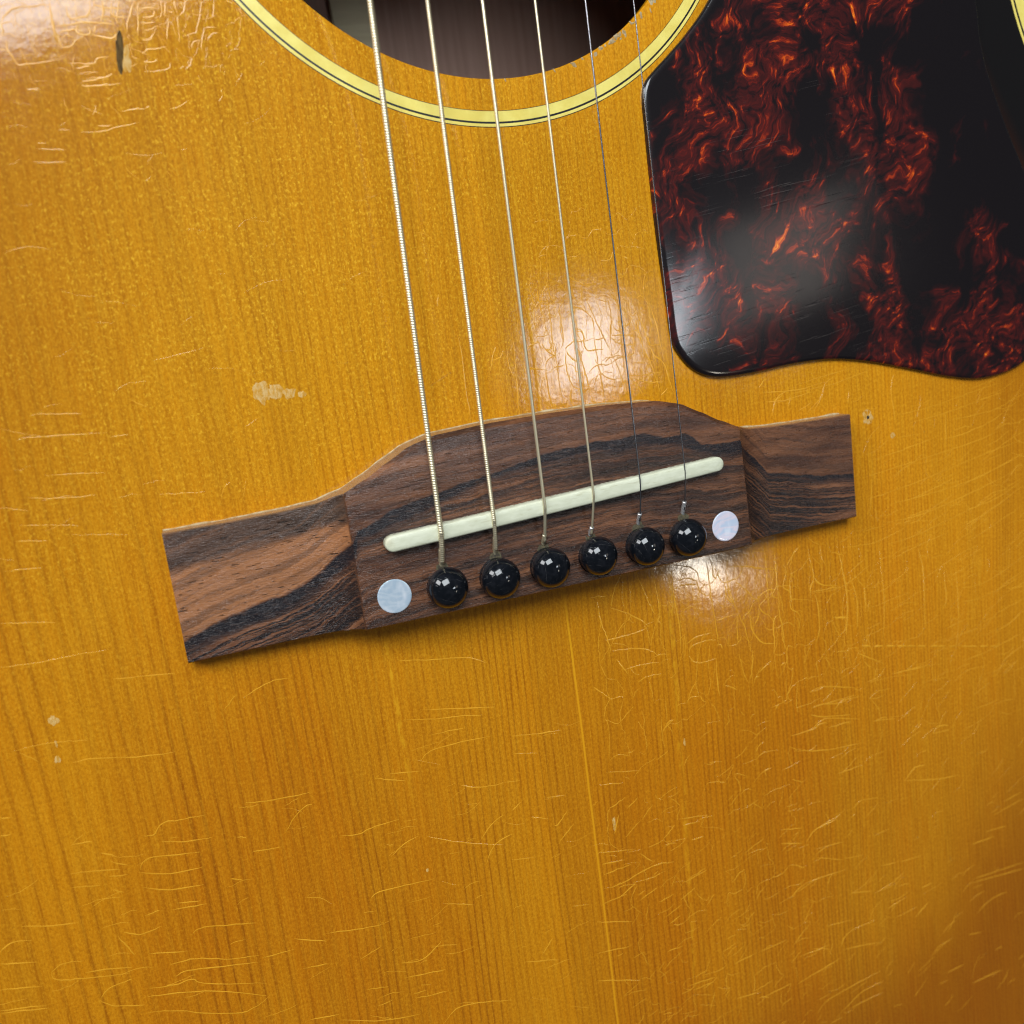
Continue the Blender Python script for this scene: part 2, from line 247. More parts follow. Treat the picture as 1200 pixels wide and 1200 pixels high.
def mat_bridge():
    t = NT("rosewood")
    U = [(-76.1,-1.0),(-70.8,1.0),(-66.3,2.2),(-62.4,3.1),(-57.5,3.9),(-52.0,5.7),(-47.6,8.8),(-42.9,12.3),(-42.5,14.0),(-35.0,17.1),(-28.5,18.6),(-22.8,19.4),(-16.1,20.6),(-8.8,21.7),(-3.7,22.7),(1.8,23.2),(9.0,23.7),(13.9,23.2),(19.6,23.6),(23.4,22.2),(29.8,22.0),(33.1,19.5),(36.7,18.9),(43.3,18.6),(43.7,17.6),(49.3,12.9),(51.9,9.7),(57.4,8.5),(65.3,6.7),(72.2,5.8),(76.3,5.4)]
    L = [(-76.4,-3.0),(-71.0,-1.8),(-61.6,0.0),(-55.8,1.7),(-51.3,3.7),(-46.5,6.7),(-42.9,9.2),(-42.5,12.3),(-33.1,14.5),(-26.1,16.4),(-16.3,19.2),(-6.5,20.6),(1.0,21.0),(8.7,21.4),(13.6,20.4),(19.3,21.1),(28.4,19.7),(31.7,17.6),(36.4,16.3),(43.3,15.5),(43.7,16.1),(49.7,10.7),(52.8,8.5),(59.9,7.0),(66.6,5.0),(76.2,4.0)]
    nx = lambda q: [((a + 80) / 160, (b + 10) / 50) for a, b in q]
    xn = t.sm(t.X, -80, 80, 0, 1, 'LINEAR')
    up = t.sm(t.curve(xn, nx(U)), 0, 1, -10, 40, 'LINEAR')
    lo = t.sm(t.curve(xn, nx(L)), 0, 1, -10, 40, 'LINEAR')
    wv = t.ma('MULTIPLY', t.ma('SUBTRACT', t.noise((0.22, 0.5, 0), detail=5, rough=0.6), 0.5), 1.7)
    y = t.ma('ADD', t.Y, wv)
    du = t.ma('SUBTRACT', up, y)            # > 0 below the upper edge of the ink band
    dl = t.ma('SUBTRACT', y, lo)            # > 0 above its lower edge
    band = t.ma('MULTIPLY', t.sm(du, -0.12, 0.30), t.sm(dl, -0.9, 0.7))
    wing = t.sm(t.ma('ABSOLUTE', t.X), 43.4, 43.8)
    # base: brown, warmer under the band on the left wing, greyer above
    n0 = t.noise((0.03, 0.22, 0), detail=5, rough=0.6, off=(2, 0, 0))
    c = t.mix(t.sm(n0, 0.35, 0.65), (0.070, 0.027, 0.015), (0.180, 0.072, 0.033))
    lw = t.sm(t.X, -43.4, -43.8)
    warm = t.ma('MULTIPLY', lw, t.ma('MULTIPLY', t.sm(du, 0.0, -0.5), t.sm(t.ma('SUBTRACT', y, t.ma('MULTIPLY', t.ma('ADD', t.X, 76), 0.12)), 13.5, 11.2)))
    c = t.mix(t.ma('MULTIPLY', warm, 0.9), c, (0.40, 0.165, 0.064))
    grey = t.ma('MULTIPLY', t.ma('MULTIPLY', lw, t.sm(t.ma('SUBTRACT', y, t.ma('MULTIPLY', t.ma('ADD', t.X, 76), 0.12)), 11.4, 13.2)), t.sm(t.X, -76.0, -46.0, 0.55, 0.92))
    c = t.mix(grey, c, (0.072, 0.044, 0.030))
    # streaks follow the ink band
    flow = t.ma('SUBTRACT', y, t.ma('MULTIPLY', up, t.sm(wing, 0, 1, 0.42, 0.92)))
    fv = t.comb(t.ma('MULTIPLY', t.X, 0.018), t.ma('MULTIPLY', flow, 0.62))
    st = t.noise((1, 1, 1), vec=fv, detail=5, rough=0.62, off=(4, 2, 0))
    below = t.sm(dl, 1.0, -1.0)
    amt = t.ma('MULTIPLY', below, t.sm(wing, 0, 1, 0.5, 1.0))
    thin = t.noise((1, 1.9, 1), vec=fv, detail=3, rough=0.55, off=(9, 7, 0))
    tl = t.sm(t.ma('ABSOLUTE', t.ma('SUBTRACT', thin, 0.5)), t.sm(wing, 0, 1, 0.06, 0.095), 0.015)
    tl = t.ma('MULTIPLY', tl, t.ma('ADD', t.ma('MULTIPLY', amt, 0.95), 0.12))
    c = t.mix(t.ma('MULTIPLY', t.sm(st, 0.54, 0.40), t.sm(below, 0, 1, 0.5, 0.85)), c, (0.026, 0.016, 0.013))
    c = t.mix(t.sm(st, 0.52, 0.70, 0.0, 0.5), c, (0.27, 0.115, 0.052))
    c = t.mix(t.ma('MULTIPLY', tl, 0.94), c, (0.011, 0.009, 0.010))
    c = t.mix(t.ma('MULTIPLY', band, 0.96), c, (0.008, 0.009, 0.013))
    # second fine vein over the saddle
    v2 = t.ma('ABSOLUTE', t.ma('SUBTRACT', t.ma('SUBTRACT', up, y), t.ma('ADD', 4.6, t.ma('MULTIPLY', t.X, 0.03))))
    v2 = t.ma('MULTIPLY', t.sm(v2, 0.75, 0.1), t.sm(wing, 1, 0))
    c = t.mix(t.ma('MULTIPLY', v2, t.sm(n0, 0.3, 0.6, 0.2, 0.8)), c, (0.022, 0.016, 0.016))
    # pores
    pr = t.noise((0.30, 2.6, 0.5), detail=2, rough=0.5, off=(1, 1, 1))
    pore = t.ma('MULTIPLY', t.sm(pr, 0.65, 0.70), t.sm(lw, 0, 1, 0.5, 1.0))
    c = t.mix(t.ma('MULTIPLY', pore, 0.9), c, (0.010, 0.007, 0.006))
    fg = t.noise((0.5, 6.0, 1.0), detail=3, rough=0.7, off=(5, 1, 1))
    c = t.mix(t.sm(fg, 0.5, 0.75, 0.0, 0.3), c, (0.28, 0.14, 0.075))
    c = t.mix(t.sm(fg, 0.48, 0.28, 0.0, 0.4), c, (0.04, 0.02, 0.013))
    # the wall facing the neck is coloured paler
    geo = t.n.new("ShaderNodeNewGeometry")
    sep = t.n.new("ShaderNodeSeparateXYZ"); t.t.links.new(geo.outputs["True Normal"], sep.inputs[0])
    side = t.sm(sep.outputs[1], 0.75, 0.92)
    c = t.mix(t.ma('MULTIPLY', side, 0.8), c, (0.33, 0.20, 0.105))
    h = t.ma('SUBTRACT', t.ma('MULTIPLY', fg, 0.35), pore)
    n = t.bump(h, 0.9, 0.0003)
    n = t.bump(t.noise((0.12, 0.25, 0.2), detail=2), 0.5, 0.0004, n)
    return t.set(color=c, rough=t.sm(fg, 0.3, 0.7, 0.20, 0.32), spec=0.55, normal=n)

def mat_guard():
    t = NT("tortoise_celluloid")
    w1 = t.noise((0.040, 0.040, 0.03), detail=2, off=(1.7, 3.1, 0), color=True)
    w2 = t.noise((0.20, 0.20, 0.1), detail=2, rough=0.5, off=(7, 1, 2), color=True)
    q = t.vm('ADD', t.P, t.vm('MULTIPLY', t.vm('SUBTRACT', w1, (0.5, 0.5, 0.5)), (26, 26, 0)))
    q = t.vm('ADD', q, t.vm('MULTIPLY', t.vm('SUBTRACT', w2, (0.5, 0.5, 0.5)), (5, 5, 0)))
    def turned(deg):
        r = t.n.new("ShaderNodeVectorRotate"); r.rotation_type = 'Z_AXIS'; r.inputs["Angle"].default_value = math.radians(deg)
        t.put(r.inputs["Vector"], q)
        return r.outputs[0]
    VA, VB = turned(12), turned(58)
    a = t.noise((0.10, 0.055, 0.0), vec=VA, detail=4, rough=0.6, off=(3.3, 1.2, 0))
    pick = t.sm(t.noise((0.03, 0.03, 0), detail=1, off=(5, 8, 0)), 0.46, 0.54)
    bA = t.noise((0.58, 0.15, 0.0), vec=VA, detail=5, rough=0.62, off=(8, 2, 0))
    bB = t.noise((0.58, 0.15, 0.0), vec=VB, detail=5, rough=0.62, off=(1, 4, 0))
    b = t.ma('ADD', t.ma('MULTIPLY', bA, t.ma('SUBTRACT', 1.0, pick)), t.ma('MULTIPLY', bB, pick))
    d = t.noise((0.75, 0.32, 0.0), vec=VB, detail=4, rough=0.6, off=(1, 6, 0))
    m = t.noise((0.045, 0.045, 0.0), detail=2, off=(12.3, 5.2, 0))
    # clouds of flecks, fewer towards the outer flank
    xm = t.sm(t.ma('ADD', t.X, t.ma('MULTIPLY', t.ma('SUBTRACT', m, 0.5), 50.0)), 98.0, 122.0, 0.0, 1.0)
    lowm = t.sm(t.Y, 66.0, 48.0, 0.0, 1.0)
    mask = t.ma('SUBTRACT', t.ma('MULTIPLY', t.ma('SUBTRACT', m, 0.46), 0.6), t.ma('MULTIPLY', xm, t.ma('SUBTRACT', 0.20, t.ma('MULTIPLY', lowm, 0.19))))
    cloud = t.sm(t.ma('ADD', a, mask), 0.43, 0.62)
    mist = t.ma('MULTIPLY', cloud, t.sm(t.ma('ADD', t.ma('MULTIPLY', b, 0.5), t.ma('MULTIPLY', d, 0.5)), 0.38, 0.58, 0.0, 1.0))
    fle = t.ma('MULTIPLY', t.sm(t.ma('ADD', t.ma('MULTIPLY', b, 0.65), t.ma('MULTIPLY', d, 0.35)), 0.49, 0.69), t.sm(cloud, 0.1, 0.8))
    c = t.mix(mist, (0.006, 0.004, 0.005), (0.075, 0.008, 0.007))
    c = t.mix(t.sm(fle, 0.0, 0.35), c, t.ramp(fle, [(0.0, (0.06, 0.006, 0.006)), (0.30, (0.13, 0.010, 0.006)), (0.58, (0.34, 0.032, 0.006)), (0.82, (0.70, 0.115, 0.008)), (1.0, (0.90, 0.36, 0.03))]))
    r2 = t.n.new("ShaderNodeVectorRotate"); r2.rotation_type = 'Z_AXIS'; r2.inputs["Angle"].default_value = math.radians(-9)
    t.put(r2.inputs["Vector"], t.P)
    sc1 = t.noise((0.06, 1.3, 0.5), vec=r2.outputs[0], detail=3, rough=0.5, off=(4, 4, 0))
    scm = t.sm(t.noise((0.04, 0.04, 0), detail=2, off=(2, 6, 0)), 0.40, 0.56)
    und = t.noise((0.030, 0.030, 0.03), detail=0)
    hh = t.ma('ADD', t.ma('MULTIPLY', und, 0.22), t.ma('MULTIPLY', t.ma('MULTIPLY', t.sm(sc1, 0.58, 0.67), scm), -0.006))
    n = t.bump(hh, 1.0, 0.001)
    return t.set(color=c, rough=0.5, spec=0.1, coat=1.0, coat_rough=0.13, coat_normal=n, coat_ior=1.5)

def mat_simple(name, color, rough=0.4, metal=0.0, spec=0.5, var=None, vscale=(0.5, 0.5, 0.5), bump=0.0, coat=0.0, coat_rough=0.05, **kw):
    t = NT(name)
    if var:
        c = t.mix(t.sm(t.noise(vscale, detail=5, rough=0.65), 0.35, 0.65), color, var)
    else:
        c = t.mix(t.sm(t.noise((0.8, 0.8, 0.8), detail=3), 0.3, 0.7, 0.0, 0.15), color, tuple(q * 0.8 for q in color))
    d = dict(color=c, rough=rough, metal=metal, spec=spec, coat=coat, coat_rough=coat_rough)
    if bump: d['normal'] = t.bump(t.noise(tuple(v * 2 for v in vscale), detail=4), 0.5, bump)
    d.update(kw)
    return t.set(**d)

def mat_bone():
    t = NT("aged_bone")
    n = t.noise((0.4, 0.9, 0.6), detail=5, rough=0.65)
    c = t.mix(t.sm(n, 0.35, 0.7), (0.60, 0.62, 0.46), (0.68, 0.70, 0.54))
    dirt = t.ma('MULTIPLY', t.sm(t.Z, 10.5, 8.9), t.sm(t.noise((1.2, 1.2, 1.2), detail=4, rough=0.7, off=(3, 0, 0)), 0.40, 0.60, 0.15, 1.0))
    c = t.mix(dirt, c, (0.13, 0.10, 0.06))
    tip = t.ma('MULTIPLY', t.sm(t.X, -35.5, -38.2), t.sm(n, 0.4, 0.6))
    c = t.mix(t.ma('MULTIPLY', tip, 0.5), c, (0.45, 0.36, 0.18))
    c = t.mix(t.sm(t.noise((0.25, 2.2, 1.2), detail=4, rough=0.7, off=(8, 3, 0)), 0.54, 0.72, 0.0, 0.55), c, (0.40, 0.37, 0.22))
    return t.set(color=c, rough=0.38, spec=0.45, normal=t.bump(n, 0.2, 0.0001))

def mat_pearl(name, a, b, k):
    t = NT(name)
    w = t.noise((0.22, 0.55, 0.5), detail=3, dist=1.5, off=(k, k * 2, 0))
    c = t.mix(t.sm(w, 0.35, 0.65), a, b)
    c = t.mix(t.sm(t.noise((0.4, 0.2, 0.5), detail=2, off=(k * 3, 1, 0)), 0.5, 0.7, 0.0, 0.5), c, (0.80, 0.80, 0.84))
    return t.set(color=c, rough=0.25, spec=0.6, coat=1.0, coat_rough=0.06, film=380.0)

def mat_pin():
    t = NT("black_pin_plastic")
    n = t.noise((0.9, 0.9, 0.9), detail=4)
    sc_ = t.sm(t.noise((0.3, 3.5, 1.0), detail=3, off=(2, 2, 0)), 0.62, 0.70)
    c = t.mix(t.sm(n, 0.4, 0.7), (0.004, 0.005, 0.007), (0.009, 0.010, 0.013))
    c = t.mix(t.ma('MULTIPLY', sc_, 0.5), c, (0.05, 0.05, 0.05))
    return t.set(color=c, rough=t.sm(n, 0.3, 0.7, 0.05, 0.12), spec=0.5, normal=t.bump(t.ma('ADD', n, t.ma('MULTIPLY', sc_, -1.0)), 0.15, 0.00006))

M_TOP, M_BRIDGE, M_GUARD, M_BONE, M_PIN = mat_top(), mat_bridge(), mat_guard(), mat_bone(), mat_pin()
M_CREAM = mat_simple("yellowed_celluloid", (0.88, 0.75, 0.20), 0.4, spec=0.1, var=(0.79, 0.64, 0.14), vscale=(0.15, 0.15, 0.1), coat=1.0, coat_rough=0.15)
M_BLACKLINE = mat_simple("black_purfling", (0.008, 0.008, 0.010), 0.4)
M_CHECK = mat_simple("lacquer_crack", (0.76, 0.36, 0.020), 0.45, spec=0.1, var=(0.62, 0.27, 0.010), vscale=(0.08, 0.08, 0.08), coat=1.0, coat_rough=0.12)
M_CHIP = mat_simple("bare_chipped_wood", (0.64, 0.42, 0.16), 0.6, spec=0.15, var=(0.55, 0.27, 0.03), vscale=(1.6, 0.7, 1), bump=0.0002)
M_DENT = mat_simple("dirty_gouge", (0.15, 0.09, 0.03), 0.7, spec=0.05, var=(0.05, 0.03, 0.012), vscale=(0.8, 0.3, 1))
M_DARKHOLE = mat_simple("dark_hole", (0.02, 0.014, 0.010), 0.8)
M_BRONZE = mat_simple("bronze_winding", (0.76, 0.68, 0.47), 0.36, 0.8, var=(0.84, 0.74, 0.50), vscale=(0.1, 0.05, 0.1))
M_STEEL = mat_simple("plain_steel", (0.50, 0.50, 0.52), 0.22, 1.0, var=(0.40, 0.40, 0.43), vscale=(0.1, 0.05, 0.1))
M_BRIGHT = mat_simple("bright_wire", (0.85, 0.85, 0.84), 0.3, 0.8)
M_MAHOG = mat_simple("mahogany", (0.50, 0.31, 0.24), 0.6, var=(0.42, 0.25, 0.19), vscale=(0.9, 0.02, 0.2), bump=0.0001)
M_STRIP = mat_simple("spruce_strip", (0.78, 0.69, 0.46), 0.7, var=(0.68, 0.58, 0.37), vscale=(0.03, 0.6, 0.2))
M_SIDE = mat_simple("dark_stained_side", (0.03, 0.014, 0.008), 0.3, var=(0.05, 0.02, 0.01), vscale=(0.02, 0.02, 0.3), coat=1.0)
M_EBONY = mat_simple("rosewood_fingerboard", (0.06, 0.03, 0.02), 0.45, var=(0.035, 0.018, 0.012), vscale=(0.6, 0.03, 0.5))
M_GUNK = mat_simple("pin_hole_grime", (0.035, 0.028, 0.018), 0.8, var=(0.12, 0.10, 0.05), vscale=(1.5, 1.5, 1.5))
M_EDGEWOOD = mat_simple("worn_edge_wood", (0.50, 0.40, 0.23), 0.7, var=(0.34, 0.22, 0.09), vscale=(0.8, 0.8, 1))

# ------------------------------------------------------------------ mesh helpers
def mesh_obj(name, verts, faces, material, parent=None, smooth=True, sharp=None, label=None, kind=None):
    me = bpy.data.meshes.new(name)
    me.from_pydata([(v[0] * S, v[1] * S, v[2] * S) for v in verts], [], faces)
    me.validate()
    bm = bmesh.new(); bm.from_mesh(me)
    bmesh.ops.recalc_face_normals(bm, faces=bm.faces)
    bm.to_mesh(me); bm.free()
    if smooth:
        me.polygons.foreach_set("use_smooth", [True] * len(me.polygons))
        if sharp: me.set_sharp_from_angle(angle=math.radians(sharp))
    me.materials.append(material)
    o = bpy.data.objects.new(name, me)
    COL.objects.link(o)
    if parent is not None: o.parent = parent
    if label: o["label"] = label
    if kind: o["kind"] = kind
    return o

def spline(pts, n, closed=False):
    """Catmull-Rom through pts, n points per span."""
    P = [Vector(p) for p in pts]; N = len(P); out = []
    spans = N if closed else N - 1
    for i in range(spans):
        g = (lambda k: P[k % N]) if closed else (lambda k: P[max(0, min(N - 1, k))])
        a, b, c, d = g(i - 1), g(i), g(i + 1), g(i + 2)
        for j in range(n):
            t = j / n
            out.append(0.5 * ((2 * b) + (c - a) * t + (2 * a - 5 * b + 4 * c - d) * t * t + (3 * b - a - 3 * c + d) * t ** 3))
    if not closed: out.append(P[-1])
    return out

def tube(path, radii, sides=10, cap=True):
    """Tube along a list of points with a radius for each."""
    P = [Vector(p) for p in path]; V = []; F = []
    for i, p in enumerate(P):
        d = (P[min(i + 1, len(P) - 1)] - P[max(i - 1, 0)]).normalized()
        u = d.cross(Vector((1, 0, 0))).normalized(); w = d.cross(u)
        for k in range(sides):
            a = 2 * math.pi * k / sides
            r = radii(i, a) if callable(radii) else radii[i] if isinstance(radii, (list, tuple)) else radii
            V.append(p + u * (r * math.cos(a)) + w * (r * math.sin(a)))
    for i in range(len(P) - 1):
        for k in range(sides):
            a, b = i * sides + k, i * sides + (k + 1) % sides
            F.append((a, b, b + sides, a + sides))
    if cap:
        F.append(tuple(range(sides))); F.append(tuple(len(V) - sides + k for k in range(sides)))
    return V, F

def lathe(prof, n, c=(0, 0, 0), closed=False):
    V = []; F = []
    for r, z in prof:
        for k in range(n):
            a = 2 * math.pi * k / n
            V.append((c[0] + r * math.cos(a), c[1] + r * math.sin(a), c[2] + z))
    m = len(prof)
    for i in range(m if closed else m - 1):
        j = (i + 1) % m
        for k in range(n):
            q = (k + 1) % n
            F.append((i * n + k, i * n + q, j * n + q, j * n + k))
    return V, F

def inset(poly, d):
    """Offset a closed counter-clockwise polygon inwards."""
    N = len(poly); out = []
    for i in range(N):
        t = (Vector(poly[(i + 1) % N]) - Vector(poly[i - 1])); t.normalize()
        out.append((poly[i][0] - t.y * d, poly[i][1] + t.x * d))
    return out

# ------------------------------------------------------------------ the guitar
guitar = bpy.data.objects.new("acoustic_guitar", None)
COL.objects.link(guitar)
guitar["label"] = "worn sunburst acoustic guitar with crazed amber top, rosewood bridge and tortoiseshell pickguard"
guitar["category"] = "guitar"

HC, HR = (0.0, 147.65), 51.2                # sound hole
DEPTH = 112.0
half = [(0, -232), (62, -229), (122, -218), (174, -180), (202, -115), (207, -52), (197, 8), (169, 60), (142.3, 104), (136.8, 130),
        (139, 160), (148, 195), (143, 236), (122, 270), (85, 292), (40, 299), (0, 300)]
rim_pts = half + [(-x, y) for x, y in reversed(half[1:-1])]
outline = [(v[0], v[1]) for v in spline([(x, y, 0) for x, y in rim_pts], 10, True)]   # counter-clockwise

def rim_at(a):
    """Outline point in direction a from the sound hole centre."""
    d = (math.cos(a), math.sin(a)); best = None
    for i in range(len(outline)):
        p, q = outline[i], outline[(i + 1) % len(outline)]
        ex, ey = q[0] - p[0], q[1] - p[1]
        den = d[0] * ey - d[1] * ex
        if abs(den) < 1e-9: continue
        px, py = p[0] - HC[0], p[1] - HC[1]
        t = (px * ey - py * ex) / den; s = (px * d[1] - py * d[0]) / den
        if t > 0 and -1e-6 <= s <= 1 + 1e-6 and (best is None or t > best): best = t
    return best
def edge_dist(x, y):
    m = 1e9
    for i in range(0, len(outline), 2):
        p = outline[i]; m = min(m, (p[0] - x) ** 2 + (p[1] - y) ** 2)
    return math.sqrt(m)

BW = 6.0                                    # width of the binding ledge
NA, NR = 200, 34
V = []; F = []; E = []
for i in range(NA):
    a = 2 * math.pi * i / NA
    R = rim_at(a) - BW * 0.2
    for j in range(NR):
        t = (j / (NR - 1)) ** 0.85
        r = HR + (R - HR) * t
        x, y = HC[0] + r * math.cos(a), HC[1] + r * math.sin(a)
        V.append((x, y, 0.0)); E.append(edge_dist(x, y))
for i in range(NA):
    for j in range(NR - 1):
        a, b = i * NR + j, ((i + 1) % NA) * NR + j
        F.append((a, a + 1, b + 1, b))
n0 = len(V)
for i in range(NA):                         # rounded lip and wall of the sound hole
    a = 2 * math.pi * i / NA
    for r, z in ((HR - 0.25, -0.12), (HR - 0.35, -0.5), (HR - 0.35, -3.0)):
        V.append((HC[0] + r * math.cos(a), HC[1] + r * math.sin(a), z)); E.append(90.0)
for i in range(NA):
    j = (i + 1) % NA
    F.append((i * NR, j * NR, n0 + 3 * j, n0 + 3 * i))
    for k in (0, 1): F.append((n0 + 3 * i + k, n0 + 3 * j + k, n0 + 3 * j + k + 1, n0 + 3 * i + k + 1))
board = mesh_obj("soundboard", V, F, M_TOP, guitar, sharp=50, label="amber spruce top covered in fine lacquer cracks")
at = board.data.attributes.new("edge", 'FLOAT', 'POINT')
at.data.foreach_set("value", E)

# body: back, side wall, centre strip, binding
n = len(outline)
mesh_obj("back", [(x, y, -DEPTH) for x, y in outline] + [(x, y, -DEPTH - 3) for x, y in outline],
         [tuple(range(n)), tuple(range(2 * n - 1, n - 1, -1))] + [(i, (i + 1) % n, n + (i + 1) % n, n + i) for i in range(n)], M_MAHOG, guitar, smooth=False)
o2 = inset(outline, 2.0)
mesh_obj("side_wall", [(x, y, -0.6) for x, y in outline] + [(x, y, -DEPTH + 0.02) for x, y in outline] + [(x, y, -0.6) for x, y in o2] + [(x, y, -DEPTH + 0.02) for x, y in o2],
         [(i, (i + 1) % n, n + (i + 1) % n, n + i) for i in range(n)] + [(2 * n + i, 2 * n + (i + 1) % n, 3 * n + (i + 1) % n, 3 * n + i) for i in range(n)], M_SIDE, guitar, sharp=40)
def box(name, x0, x1, y0, y1, z0, z1, m, parent, bev=0.0, label=None):
    bm = bmesh.new()
    bmesh.ops.create_cube(bm, size=1.0)
    for v in bm.verts:
        v.co = Vector(((x0 + x1) / 2 + v.co.x * (x1 - x0), (y0 + y1) / 2 + v.co.y * (y1 - y0), (z0 + z1) / 2 + v.co.z * (z1 - z0)))
    if bev: bmesh.ops.bevel(bm, geom=list(bm.edges), offset=bev, segments=3, affect='EDGES', profile=0.6)
    vs_ = [tuple(v.co) for v in bm.verts]; fs_ = [tuple(v.index for v in f.verts) for f in bm.faces]
    bm.free()
    return mesh_obj(name, vs_, fs_, m, parent, sharp=35, label=label)
box("centre_strip", -9.5, 4.2, -200, 285, -DEPTH + 0.05, -DEPTH + 2.6, M_STRIP, guitar, 0.8, "pale wood strip along the inside of the back")
def strip_ring(name, d0, d1, z, m, parent):
    a, b = inset(outline, d0), inset(outline, d1)
    V = [(x, y, z) for x, y in a] + [(x, y, z) for x, y in b] + [(x, y, -0.5) for x, y in a] + [(x, y, -0.5) for x, y in b]
    F = []
    for i in range(n):
        j = (i + 1) % n
        F += [(i, j, n + j, n + i), (i, 2 * n + i, 2 * n + j, j), (n + i, n + j, 3 * n + j, 3 * n + i)]
    return mesh_obj(name, V, F, m, parent, sharp=40)
bind = strip_ring("binding", -0.15, 3.2, 0.10, M_CREAM, guitar)
strip_ring("binding_line", 3.2, 3.75, 0.06, M_BLACKLINE, bind)
strip_ring("inner_binding", 3.75, 4.4, 0.08, M_CREAM, bind)

# rosette: three rings let into the top
def flat_ring(name, r0, r1, z, m, parent):
    V, F = lathe([(r0, -0.2), (r0, z), (r1, z), (r1, -0.2)], 220, (HC[0], HC[1], 0))
    return mesh_obj(name, V, F, m, parent, sharp=40)
ros = flat_ring("rosette", 57.0, 58.98, 0.035, M_CREAM, guitar)
ros["label"] = "yellowed ring let in round the sound hole"
flat_ring("black_line", 58.98, 59.36, 0.028, M_BLACKLINE, ros)
flat_ring("outer_ring", 59.36, 59.92, 0.035, M_CREAM, ros)
flat_ring("outer_line", 59.92, 60.05, 0.025, M_BLACKLINE, ros)
flat_ring("inner_line", 56.9, 57.0, 0.025, M_BLACKLINE, ros)

# ------------------------------------------------------------------ pickguard
pg = [(49.6, 111.1), (57.5, 122.5), (61.0, 137), (61.5, 152), (59.0, 165), (72, 176), (92, 172), (108, 154), (119, 130), (122.7, 111.3),
      (123.6, 103.4), (125.4, 96.1), (128.8, 87.7), (132.1, 80.6), (136.5, 72.0), (142, 60), (145.5, 48), (144.5, 36), (139.5, 28.4), (134.2, 24.6),
      (126.8, 22.7), (118.3, 22.5), (108.7, 24.4), (98.2, 27.4), (85.5, 30.8), (74.5, 32.7), (63.7, 32.9), (52.0, 32.2), (43.1, 32.5), (37.8, 34.7),
      (34.3, 38.7), (32.9, 42.6), (32.5, 50.8), (31.9, 61.6), (31.6, 73.9), (31.6, 85.6), (31.65, 91.8), (32.5, 95.0), (34.9, 97.4), (38.6, 100.4), (43.8, 104.9)]
pgo = [(v[0], v[1]) for v in spline([(x, y, 0) for x, y in reversed(pg)], 6, True)]
ar = sum(pgo[i - 1][0] * pgo[i][1] - pgo[i][0] * pgo[i - 1][1] for i in range(len(pgo)))
if ar < 0: pgo.reverse()
rows = [(0.0, 0.02), (0.0, 0.55), (0.12, 0.86), (0.40, 1.08), (0.85, 1.20), (1.5, 1.26)]
V = []; F = []; m_ = len(pgo)
for d, z in rows: V += [(x, y, z) for x, y in inset(pgo, d)]
for i in range(len(rows) - 1):
    for k in range(m_):
        q = (k + 1) % m_
        F.append((i * m_ + k, i * m_ + q, (i + 1) * m_ + q, (i + 1) * m_ + k))
F.append(tuple((len(rows) - 1) * m_ + k for k in range(m_)))
guard = mesh_obj("pickguard", V, F, M_GUARD, guitar, sharp=60, label="dark tortoiseshell pickguard with red and orange flecks")

# ------------------------------------------------------------------ bridge
YB, YT, BL, RG = -5.3, 19.6, 76.3, 43.2
def b_top(x):
    x = abs(x)
    K = [(0, 30.7), (12, 30.6), (24, 29.9), (29.5, 28.6), (34, 26.3), (39, 23.6), (43.5, 21.6), (48.5, 20.35), (56, 19.85), (66, 19.65), (77, 19.6)]
    for (a, p), (b, q) in zip(K, K[1:]):
        if a <= x <= b:
            t = (x - a) / (b - a); t = t * t * (3 - 2 * t) * 0.35 + t * 0.65
            return p + (q - p) * t
def ridge(x, y): return RG + 0.2 if x < 0 else RG + 0.3 - 0.03 * (y - 8)
def b_z(x, y):
    # scooped wings: steep beside the block, flat towards the tip
    d = abs(x) - ridge(x, y)
    crown = 0.0062 * max(0.0, y - 17.0) ** 2
    if d <= 1e-6: return 8.5 + 0.25 * (1 - (x / RG) ** 2) - crown - 0.022 * max(0.0, abs(x) - 39.5) ** 2
    return 4.0 + (4.2 - crown) * (0.75 * math.exp(-d / 2.6) + 0.25 * math.exp(-d / 9.0)) - 0.12
def near(x, y):
    s = -1 if x < 0 else 1
    return x + s * (ridge(x, y) - RG) * math.exp(-((abs(x) - RG) / 8) ** 2)
xs = []
x = -BL
half_x = []
ax = 0.0
while ax < RG - 1.0:
    half_x.append(ax); ax += 1.6
half_x += [RG - 0.5, RG, RG + 0.012]
ax = RG + 0.45
while ax < BL - 0.4:
    half_x.append(ax); ax += 0.45 if ax < RG + 9 else 1.5
half_x.append(BL)
xs = [-v for v in reversed(half_x[1:])] + half_x
secs = []
for x in xs:
    yt = b_top(x); row = []
    blk = abs(x) <= RG + 1e-6
    row.append((near(x, YB), YB, 0.0)); row.append((near(x, YB), YB, max(0.2, b_z(near(x, YB), YB) - 0.35)))
    ny = 22
    for j in range(ny + 1):
        y = YB + 0.3 + (yt - YB - 0.6 - (0.7 if blk else 0.0)) * j / ny
        xx = near(x, y)
        row.append((xx, y, b_z(xx, y)))
    xx = near(x, yt)
    row.append((xx, yt - 0.08, b_z(xx, yt) - (0.8 if blk else 0.3)))
    row.append((xx, yt, 0.0))
    secs.append(row)
V = [v for r in secs for v in r]; w_ = len(secs[0]); F = []
for i in range(len(secs) - 1):
    for j in range(w_ - 1):
        F.append((i * w_ + j, (i + 1) * w_ + j, (i + 1) * w_ + j + 1, i * w_ + j + 1))
F.append(tuple(range(w_))); F.append(tuple((len(secs) - 1) * w_ + j for j in range(w_)))
bridge = mesh_obj("bridge", V, F, M_BRIDGE, guitar, sharp=20, label="brown rosewood bridge with black veins and scooped ends")

